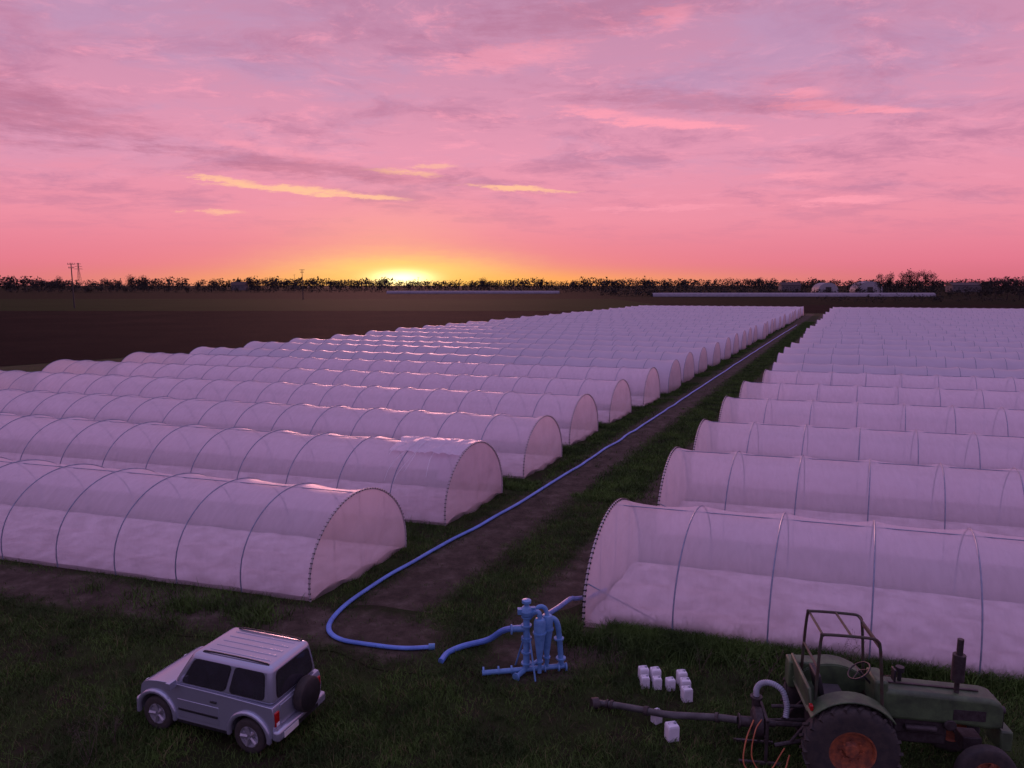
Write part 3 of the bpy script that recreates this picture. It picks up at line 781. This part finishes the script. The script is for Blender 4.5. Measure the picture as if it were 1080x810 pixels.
mb=MB(); mb.lathe([(.001,-.1),(.2,-.1),(.26,-.06),(.26,.06),(.2,.1),(.001,.1)],(0,0,.62),'X',24); mb.cyl((-.3,0,.62),(0,0,.62),.09,n=14); mb.cyl((-.33,0,.62),(-.3,0,.62),.13,n=14); mb.cyl((0,.2,.62),(0,.2,.98),.075,n=12); mb.cyl((0,.2,.96),(0,.2,1.0),.11,n=12)
mb.cyl((.1,0,.62),(.3,0,.62),.06,n=10)
mb.obj('pump_housing',M_iron,pm,bevel=.006)
mb=MB(); 
for sd in(1,-1): mb.box((.1,sd*.3,.45),(.05,.04,.8)); mb.box((0,sd*.3,.06),(.7,.05,.05))
mb.box((.1,0,.83),(.05,.64,.04)); mb.box((.1,0,.42),(.05,.6,.05)); mb.obj('pump_frame',M_iron,pm,bevel=.006)
mb=MB(); hp4=cr([(0,.2,1.0),(.0,.2,1.14),(.08,.18,1.26),(.24,.12,1.30),(.40,.04,1.22),(.47,-.02,1.0),(.45,-.08,.8)],12)
mb.tube(hp4,lambda t:.046+.007*(int(t*72)%2),12)
mb.obj('delivery_hose',M_lhose,pm)
mb=MB(); mb.tube(cr([(-.1,-.15,.75),(-.25,-.35,.5),(-.3,-.5,.15),(-.1,-.6,.04),(.3,-.6,.1),(.45,-.45,.35)],7),.013,6); mb.obj('thin_hose',M_orange,pm)
mb=MB(); mb.tube(cr([(.05,-.15,.8),(-.12,-.4,.7),(-.18,-.55,.3),(.05,-.62,.08),(.35,-.5,.5)],7),.011,6); mb.obj('thin_hose',M_orange,pm)
pl=pm.location
x1,y1,z1=pl.x-.33,pl.y+.05,.62
x0,y0,z0=U(1.55,12.05,.09)
sp_=[(x0+(x1-x0)*t,y0+(y1-y0)*t+.04*math.sin(t*9),z0+(z1-z0)*t**1.2) for t in (0,.12,.3,.5,.7,.88,1)]
q=cr(sp_,7); mb=MB(); mb.tube(q,.062,12)
for f in(4,6,16,34): mb.cyl(q[f],q[f+1],.085,n=12,mi=1)
mb.cyl(q[0],q[0]+Vector((-.14,-.03,0)),.11,n=12,mi=1)
o=mb.obj('suction_hose',[M_ghose,M_iron]); tag(o,'thick dark suction hose lying in the grass, joined to the pump','hose')

# ---------------- utility poles, pylons ----------------
def pole(x,y,h,arms=2):
    r=empty('utility_pole',(x,y,0)); tag(r,'tall electricity pole with crossarms standing in a flat field','utility pole','electricity poles in the fields')
    mb=MB(); mb.cyl((0,0,0),(0,0,h),.26,.15,8); mb.obj('pole_shaft',M_pole,r)
    for k in range(arms):
        mb=MB(); z=h-.5-1.3*k; wd=1.3-.3*k
        mb.box((0,0,z),(wd*2,.16,.16))
        for s_ in(-1,-.5,.5,1): mb.cyl((wd*s_*.93,0,z),(wd*s_*.93,0,z+.5),.09,.07,6)
        mb.obj('crossarm',M_pole,r)
    return r
pole(-142*S,236*S,16); pole(-107*S,373*S,17); pole(-105,820,17,1); pole(-250,840,20,1); pole(-40,900,16,1); pole(-420,900,18,1); pole(-320,1000,20,1); pole(260,900,15,1)
def pylon(x,y,h):
    r=empty('lattice_pylon',(x,y,0)); tag(r,'tall steel lattice electricity pylon on the horizon','pylon')
    mb=MB(); b=3.2; t=.5; n=9; 
    def w_(z): return b+(t-b)*min(1,z/(h*.8)) if z<h*.8 else t
    zs=[h*i/n for i in range(n+1)]
    cs=[(1,1),(1,-1),(-1,-1),(-1,1)]
    for i in range(n):
        for k in range(4):
            c=cs[k];d=cs[(k+1)%4]; w0,w1=w_(zs[i]),w_(zs[i+1])
            mb.cyl((c[0]*w0,c[1]*w0,zs[i]),(c[0]*w1,c[1]*w1,zs[i+1]),.16,n=4)
            mb.cyl((c[0]*w0,c[1]*w0,zs[i]),(d[0]*w1,d[1]*w1,zs[i+1]),.1,n=4)
    mb.obj('lattice_tower',M_pole,r)
    for z,l in((h*.78,6),(h*.87,5),(h*.96,4)):
        mb=MB(); mb.cyl((-l,0,z),(l,0,z),.16,n=4); mb.cyl((-l,0,z),(0,0,z+1.4),.1,n=4); mb.cyl((l,0,z),(0,0,z+1.4),.1,n=4); mb.obj('crossarm',M_pole,r)
pylon(-592,1000,38)

# ---------------- trees ----------------
def crown_geo(mb,c,rx,rz,n,size,rn,mi=0):
    subs=[(Vector((rn.uniform(-.6,.6)*rx,rn.uniform(-.6,.6)*rx,rn.uniform(-.6,.75)*rz)),rn.uniform(.35,.6)) for _ in range(9)]
    for i in range(n):
        sc,sr=subs[rn.randrange(9)]
        while True:
            p=Vector((rn.uniform(-1,1),rn.uniform(-1,1),rn.uniform(-1,1)))
            if p.length<1: break
        p=Vector((p.x*rx*sr,p.y*rx*sr,p.z*rz*sr))+sc+Vector(c)
        s_=size*rn.uniform(.5,1.2)
        a=Vector((rn.gauss(0,1),rn.gauss(0,1),rn.gauss(0,1))).normalized()*s_
        b=Vector((rn.gauss(0,1),rn.gauss(0,1),rn.gauss(0,1))).normalized()*s_
        mb.add([p,p+a,p+b],[(0,1,2)],mi)
def tree_meshes(seed,h,rx):
    rn=random.Random(seed)
    tm=MB(); tm.cyl((0,0,0),(0,0,h*.45),h*.022,h*.015,7); tm.cyl((0,0,h*.45),(rn.uniform(-.3,.3),0,h*.9),h*.015,h*.004,6)
    for i in range(14):
        z=h*rn.uniform(.3,.75); a=rn.uniform(0,6.28); l=rx*rn.uniform(.6,1.0)
        p1=Vector((math.cos(a)*l,math.sin(a)*l,z+h*.2)); tm.cyl((0,0,z),p1,h*.008,h*.002,5)
        for j in range(3):
            q0=Vector((0,0,z)).lerp(p1,rn.uniform(.4,.9)); tm.cyl(q0,q0+Vector((rn.uniform(-1,1),rn.uniform(-1,1),rn.uniform(.4,1.4)))*rx*.35,h*.003,h*.001,4)
    cm=MB(); crown_geo(cm,(0,0,h*.62),rx,h*.36,800,h*.038,rn)
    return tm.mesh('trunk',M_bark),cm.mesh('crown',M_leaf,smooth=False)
TM=[tree_meshes(s,h,rx) for s,h,rx in((1,18,5),(2,20,4.2),(3,15,5.5),(4,11,4.5))]
def tree(x,y,k,s_=1.0,rz=0):
    r=empty('tree',(x,y,0),rz,scale=s_)
    link(TM[k][0],'trunk',r); link(TM[k][1],'crown',r)
    tag(r,'dark nearly bare tree at the edge of flat fields','tree','trees along the horizon')
rn=random.Random(12)
for u,k,s_,yy in((928,0,.95,560),(938,1,.9,565),(950,0,1.0,558),(958,1,1.02,563),(966,0,1.05,560),(975,1,1.0,567),(984,0,.98,560),(905,3,1.0,540),
                 (1050,3,1.1,400),(1062,2,.85,400),(1075,3,1.15,396),(1088,2,.85,400),(1035,3,1.0,430),(62,2,1.3,900),(54,3,1.1,900),(38,3,1.1,920),(112,2,1.1,880),(140,2,1.4,900),(152,2,1.35,905),(163,3,1.4,900),(225,2,1.1,920),(286,2,1.25,950),(400,3,1.2,900),(510,2,1.25,1000),(518,3,1.3,1000),(700,2,1.1,950),(768,3,1.6,950),(800,2,1.2,940)):
    tree((u-540)/763*yy*.9907+ (u-540)/763*1.1,yy,k,s_,rn.uniform(0,6))
def treeline(name,x0,x1,y,h0,h1,step,seed,label,dy=40,n=46,amp=1.6):
    rn=random.Random(seed); mb=MB(); x=x0
    while x<x1:
        f=.4+1.2*amp*.5*mnoise.noise(Vector((x*.004,seed,0)))+.6*mnoise.noise(Vector((x*.018,seed,5)))
        h=h0+(h1-h0)*max(0,min(1.3,f))*rn.uniform(.7,1.2); yy=y+rn.uniform(-dy,dy)
        rx=h*rn.uniform(.45,.8)
        mb.cyl((x,yy,0),(x,yy,h*.7),h*.02,h*.01,4,mi=1)
        crown_geo(mb,(x,yy,h*.46),rx,h*.5,n,h*.18,rn)
        x+=step*rn.uniform(.2,1.8)
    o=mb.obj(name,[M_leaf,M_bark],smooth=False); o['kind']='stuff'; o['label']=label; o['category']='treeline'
treeline('treeline',-1300,1500,1250,11,23,4.2,3,'dark line of distant bare trees along the horizon',60,50)
treeline('treeline',-1700,1900,1750,17,28,7,9,'farther dark line of trees on the horizon',60,55,1.2)
treeline('hedge',70,700,560,4.0,8.3,2.2,21,'dark scrubby hedge along the far field edge',12,50)
treeline('hedge',150,520,350,1.6,4.0,2.0,25,'dark scrubby hedge behind the far tunnels',4,30)
treeline('hedge',-900,120,800,4,8,3.2,22,'low dark hedge along a far field edge',10,40)
M_barn=mat('barn_cover',(.22,.20,.23),(.16,.14,.17),.6,0,.5)
mb=MB()
for (xa,xb,y0,rows) in((100,300,520,2),(-120,40,700,2)):
    for r_ in range(rows):
        yy=y0+r_*9; n=6; vs=[];fs_=[]
        for x in (xa+r_*6,xb+r_*6):
            for j in range(n+1):
                a=math.pi*j/n; vs.append((x,yy-3.4*math.cos(a),2.6*math.sin(a)))
        for j in range(n): fs_.append((j,j+1,n+2+j,n+1+j))
        mb.add(vs,fs_)
o=mb.obj('distant_tunnel_rows',M_barn); o['kind']='stuff'; o['label']='distant rows of pale tunnel greenhouses across flat fields'; o['category']='greenhouse'
for u,wd,hh in((874,22,10.6),(918,28,12.0)):
    y=780; x=(u-540)/763*y*.9907
    r=empty('domed_barn',(x,y,0)); tag(r,'pale round-roofed farm barn behind a dark hedge','barn','round-roofed barns')
    n=14; vs=[];fs_=[]
    for yy in(0,18):
        for j in range(n+1):
            a=math.pi*j/n; vs.append((-wd/2*math.cos(a),yy,hh*math.sin(a)**.8))
    for j in range(n): fs_.append((j,j+1,n+2+j,n+1+j))
    mb=MB(); mb.add(vs,fs_); mb.obj('roof_cover',M_barn,r)
    mb=MB(); mb.add([vs[j] for j in range(n+1)],[tuple(range(n+1))]); mb.obj('end_wall',M_bwall,r)
    mb=MB(); mb.box((0,-.1,3),(6,.15,6)); mb.obj('barn_door',M_iron,r)
def farmhouse(x,y,wd,dp,hh,rh,lab):
    r=empty('farm_building',(x,y,0)); tag(r,lab,'building','farm buildings on the horizon')
    mb=MB(); mb.box((0,0,hh/2),(wd,dp,hh)); wl=mb.obj('wall',M_wall,r)
    mb=MB(); o_=.6
    vs=[(-wd/2-o_,-dp/2-o_,hh),(wd/2+o_,-dp/2-o_,hh),(wd/2+o_,dp/2+o_,hh),(-wd/2-o_,dp/2+o_,hh),(-wd/2-o_,0,hh+rh),(wd/2+o_,0,hh+rh)]
    mb.add(vs,[(0,1,5,4),(2,3,4,5),(0,4,3),(1,2,5),(0,3,2,1)]); mb.obj('roof',M_roof,r,smooth=False)
    for i in range(int(wd//5)):
        mb=MB(); mb.box((-wd/2+2.5+i*5,-dp/2-.03,hh*.6),(1.3,.08,1.6)); mb.obj('window',M_black,wl)
farmhouse((1012-540)/763*850,850,34,14,8.0,3,'long low pale farm building among dark trees')
farmhouse((830-540)/763*1000,1000,26,12,8,4,'small farmhouse with pitched roof by dark trees')
farmhouse((255-540)/763*1150,1150,22,12,8,5,'small farmhouse with pitched roof by dark trees')

# ---------------- grass ----------------
def blades(name,pts,hmin,hmax,wd,m,label,seed=1,per=5,spread=.08):
    rg=np.random.default_rng(seed); n=len(pts)*per
    P=np.repeat(np.array(pts),per,axis=0); P=P+np.c_[rg.normal(0,spread,(n,2)),np.zeros(n)]
    a=rg.uniform(0,2*np.pi,n); h=rg.uniform(hmin,hmax,n); ln=rg.normal(0,.6,(n,2))*h[:,None]
    wx=np.cos(a)*wd; wy=np.sin(a)*wd
    V=np.zeros((n,5,3))
    V[:,0,:]=P+np.c_[wx,wy,np.zeros(n)]; V[:,1,:]=P-np.c_[wx,wy,np.zeros(n)]
    mid=P+np.c_[ln*.35,h*.6]
    V[:,2,:]=mid-np.c_[wx,wy,np.zeros(n)]*.7; V[:,3,:]=mid+np.c_[wx,wy,np.zeros(n)]*.7
    V[:,4,:]=P+np.c_[ln,h]
    me=bpy.data.meshes.new(name); me.vertices.add(n*5); me.vertices.foreach_set('co',V.reshape(-1))
    idx=np.arange(n)[:,None]*5
    F=np.concatenate([idx+np.array([[0,1,2,3]]),idx+np.array([[3,2,4]])],axis=1).reshape(-1)
    me.loops.add(n*7); me.loops.foreach_set('vertex_index',F.astype(np.int32))
    st=np.stack([np.arange(n)*7,np.arange(n)*7+4],1).reshape(-1)
    me.polygons.add(n*2); me.polygons.foreach_set('loop_start',st.astype(np.int32))
    me.materials.append(m); me.update(calc_edges=True); me.validate()
    o=bpy.data.objects.new(name,me); col.objects.link(o); o['kind']='stuff'; o['label']=label; o['category']='grass'
    return o
M_grass=mat('grass_blades',(.085,.155,.033),(.034,.062,.017),.7,0,.7,spec=.12,detail=4)
M_grass2=mat('dry_grass',(.17,.15,.07),(.075,.075,.033),.8,0,.7,spec=.12,detail=3)
def in_tunnel(x,y):
    v=Vector((x,y,0))
    for base,sgn,ln in((Vector((-4.58,20.1,0)),-1,46),(Vector((2.84,18.97,0)),1,74)):
        k=round(((v-base).dot(NN))/((Vector((2.88,6.1,0))).dot(NN)))
        if k<0: continue
        c=base+Vector((2.88,6.1,0))*k; dv=v-c
        if abs(dv.dot(NN))<W/2-.02 and -.3<dv.dot(AX)*sgn<ln: return True
    return False
def soft(dd,w_): return max(0,min(1,(w_+.35-dd)/.7))
def dirt(x,y):
    v=Vector((x,y,0)); p=v.dot(PP); a=v.dot(PD); r=0
    if a>13.5: r=max(r,soft(abs(p+10.3),1.0),soft(abs(p+6.5),.65))
    n=v.dot(NN); s_=v.dot(AX)
    if -26<s_<-6: r=max(r,soft(abs(n-14.75),.8))
    d=Vector((3.3,2.7,0)).normalized(); w0=v-Vector((-.6,14.2,0))
    if .4<w0.dot(d)<4: r=max(r,soft(abs(w0.dot(Vector((d.y,-d.x,0)))),.8))
    return r
pts=[]; rn=random.Random(4)
while len(pts)<38000:
    y=9+rn.random()**1.3*19; x=rn.uniform(-.78*y-1,.78*y+1)
    v=Vector((x,y,0)); p_=v.dot(PP); lane=(-9.2<p_<-7.3 and v.dot(PD)>14)
    n=mnoise.noise(Vector((x*.5,y*.5,0)))+.7*mnoise.noise(Vector((x*1.7,y*1.7,3)))
    if not lane and n<-.05+rn.uniform(-.25,.25): 
        if rn.random()<.75: continue
    if rn.random()<dirt(x,y)*.98: continue
    if in_tunnel(x,y): continue
    pts.append((x,y,0))
blades('grass',pts,.03,.13,.007,M_grass,'short dark green grass covering the ground',1,6)
pts2=rn.sample(pts,4500)
blades('dry_grass',pts2,.06,.2,.005,M_grass2,'scattered pale dry grass among green grass',2,4,.05)
pts=[]
while len(pts)<9000:
    k=rn.randrange(0,14); side=rn.random()<.5
    base=Vector((-4.58,20.1,0)) if side else Vector((2.84,18.97,0)); sg=-1 if side else 1
    c=base+Vector((2.88,6.1,0))*(k-.5 if (side or rn.random()<.7) else 0-.42)
    v=c+AX*sg*rn.uniform(-.5,6)*(1 if rn.random()<.5 else .5)+NN*rn.gauss(0,.35)
    if in_tunnel(v.x,v.y) : continue
    if mnoise.noise(Vector((v.x*.8,v.y*.8,7)))<-.1: continue
    pts.append((v.x,v.y,0))
for _ in range(2600):
    s_=rn.uniform(.2,13); v=Vector((2.84,18.97,0))+AX*s_-NN*(W/2+.35+abs(rn.gauss(.2,.15))); pts.append((v.x,v.y,0))
blades('tall_grass',pts,.12,.38,.010,M_grass,'tall green grass growing between the tunnel greenhouses',3,5,.1)
pts=[]
while len(pts)<26000:
    a=26+rn.random()**1.6*150; p=rn.uniform(-12.5,-5.3)
    if rn.random()<max(soft(abs(p+10.3),1.0),soft(abs(p+6.5),.65))*.98: continue
    v=PP*p+PD*a
    if not (-9.2<p<-7.3) and mnoise.noise(Vector((v.x*.4,v.y*.4,2)))<-.2: continue
    pts.append((v.x,v.y,0))
blades('verge_grass',pts,.05,.16,.015,M_grass,'green grass strip between the dirt wheel tracks',5,4,.12)
def weed(seed):
    rn=random.Random(seed); mb=MB()
    for i in range(6):
        a=rn.uniform(0,6.28); l=rn.uniform(.5,1.25); tip=Vector((math.cos(a)*l*.4,math.sin(a)*l*.4,l))
        q=cr([(rn.gauss(0,.05),rn.gauss(0,.05),0),tip*.5+Vector((0,0,.06)),tip],4); mb.tube(q,lambda t:.005*(1-t*.7),4)
        for j in range(6):
            p=q[rn.randrange(3,len(q))]; e=p+Vector((rn.uniform(-.2,.2),rn.uniform(-.2,.2),rn.uniform(.05,.22)))
            mb.cyl(p,e,.003,.0015,4,caps=False)
            c=e; mb.box(c,(.010,.010,.014))
    return mb.mesh('dry_weed',M_dry)
WM=[weed(s) for s in range(4)]
for i in range(20):
    if i<11: x,y=rn.uniform(-8.1,-6.6),rn.uniform(9.2,12.5)
    elif i<15: x,y=rn.uniform(-5.5,-2),rn.uniform(9.3,9.9)
    else: x,y=rn.uniform(2,8.5),rn.uniform(13.6,14.8)
    o=bpy.data.objects.new('dry_weed',WM[i%4]); col.objects.link(o); o.location=(x,y,0); o.rotation_euler=(0,0,rn.uniform(0,6)); o.scale=(rn.uniform(.5,.9),)*3
    tag(o,'thin dry branching weed standing in dark grass','plant','dry weeds in the grass')
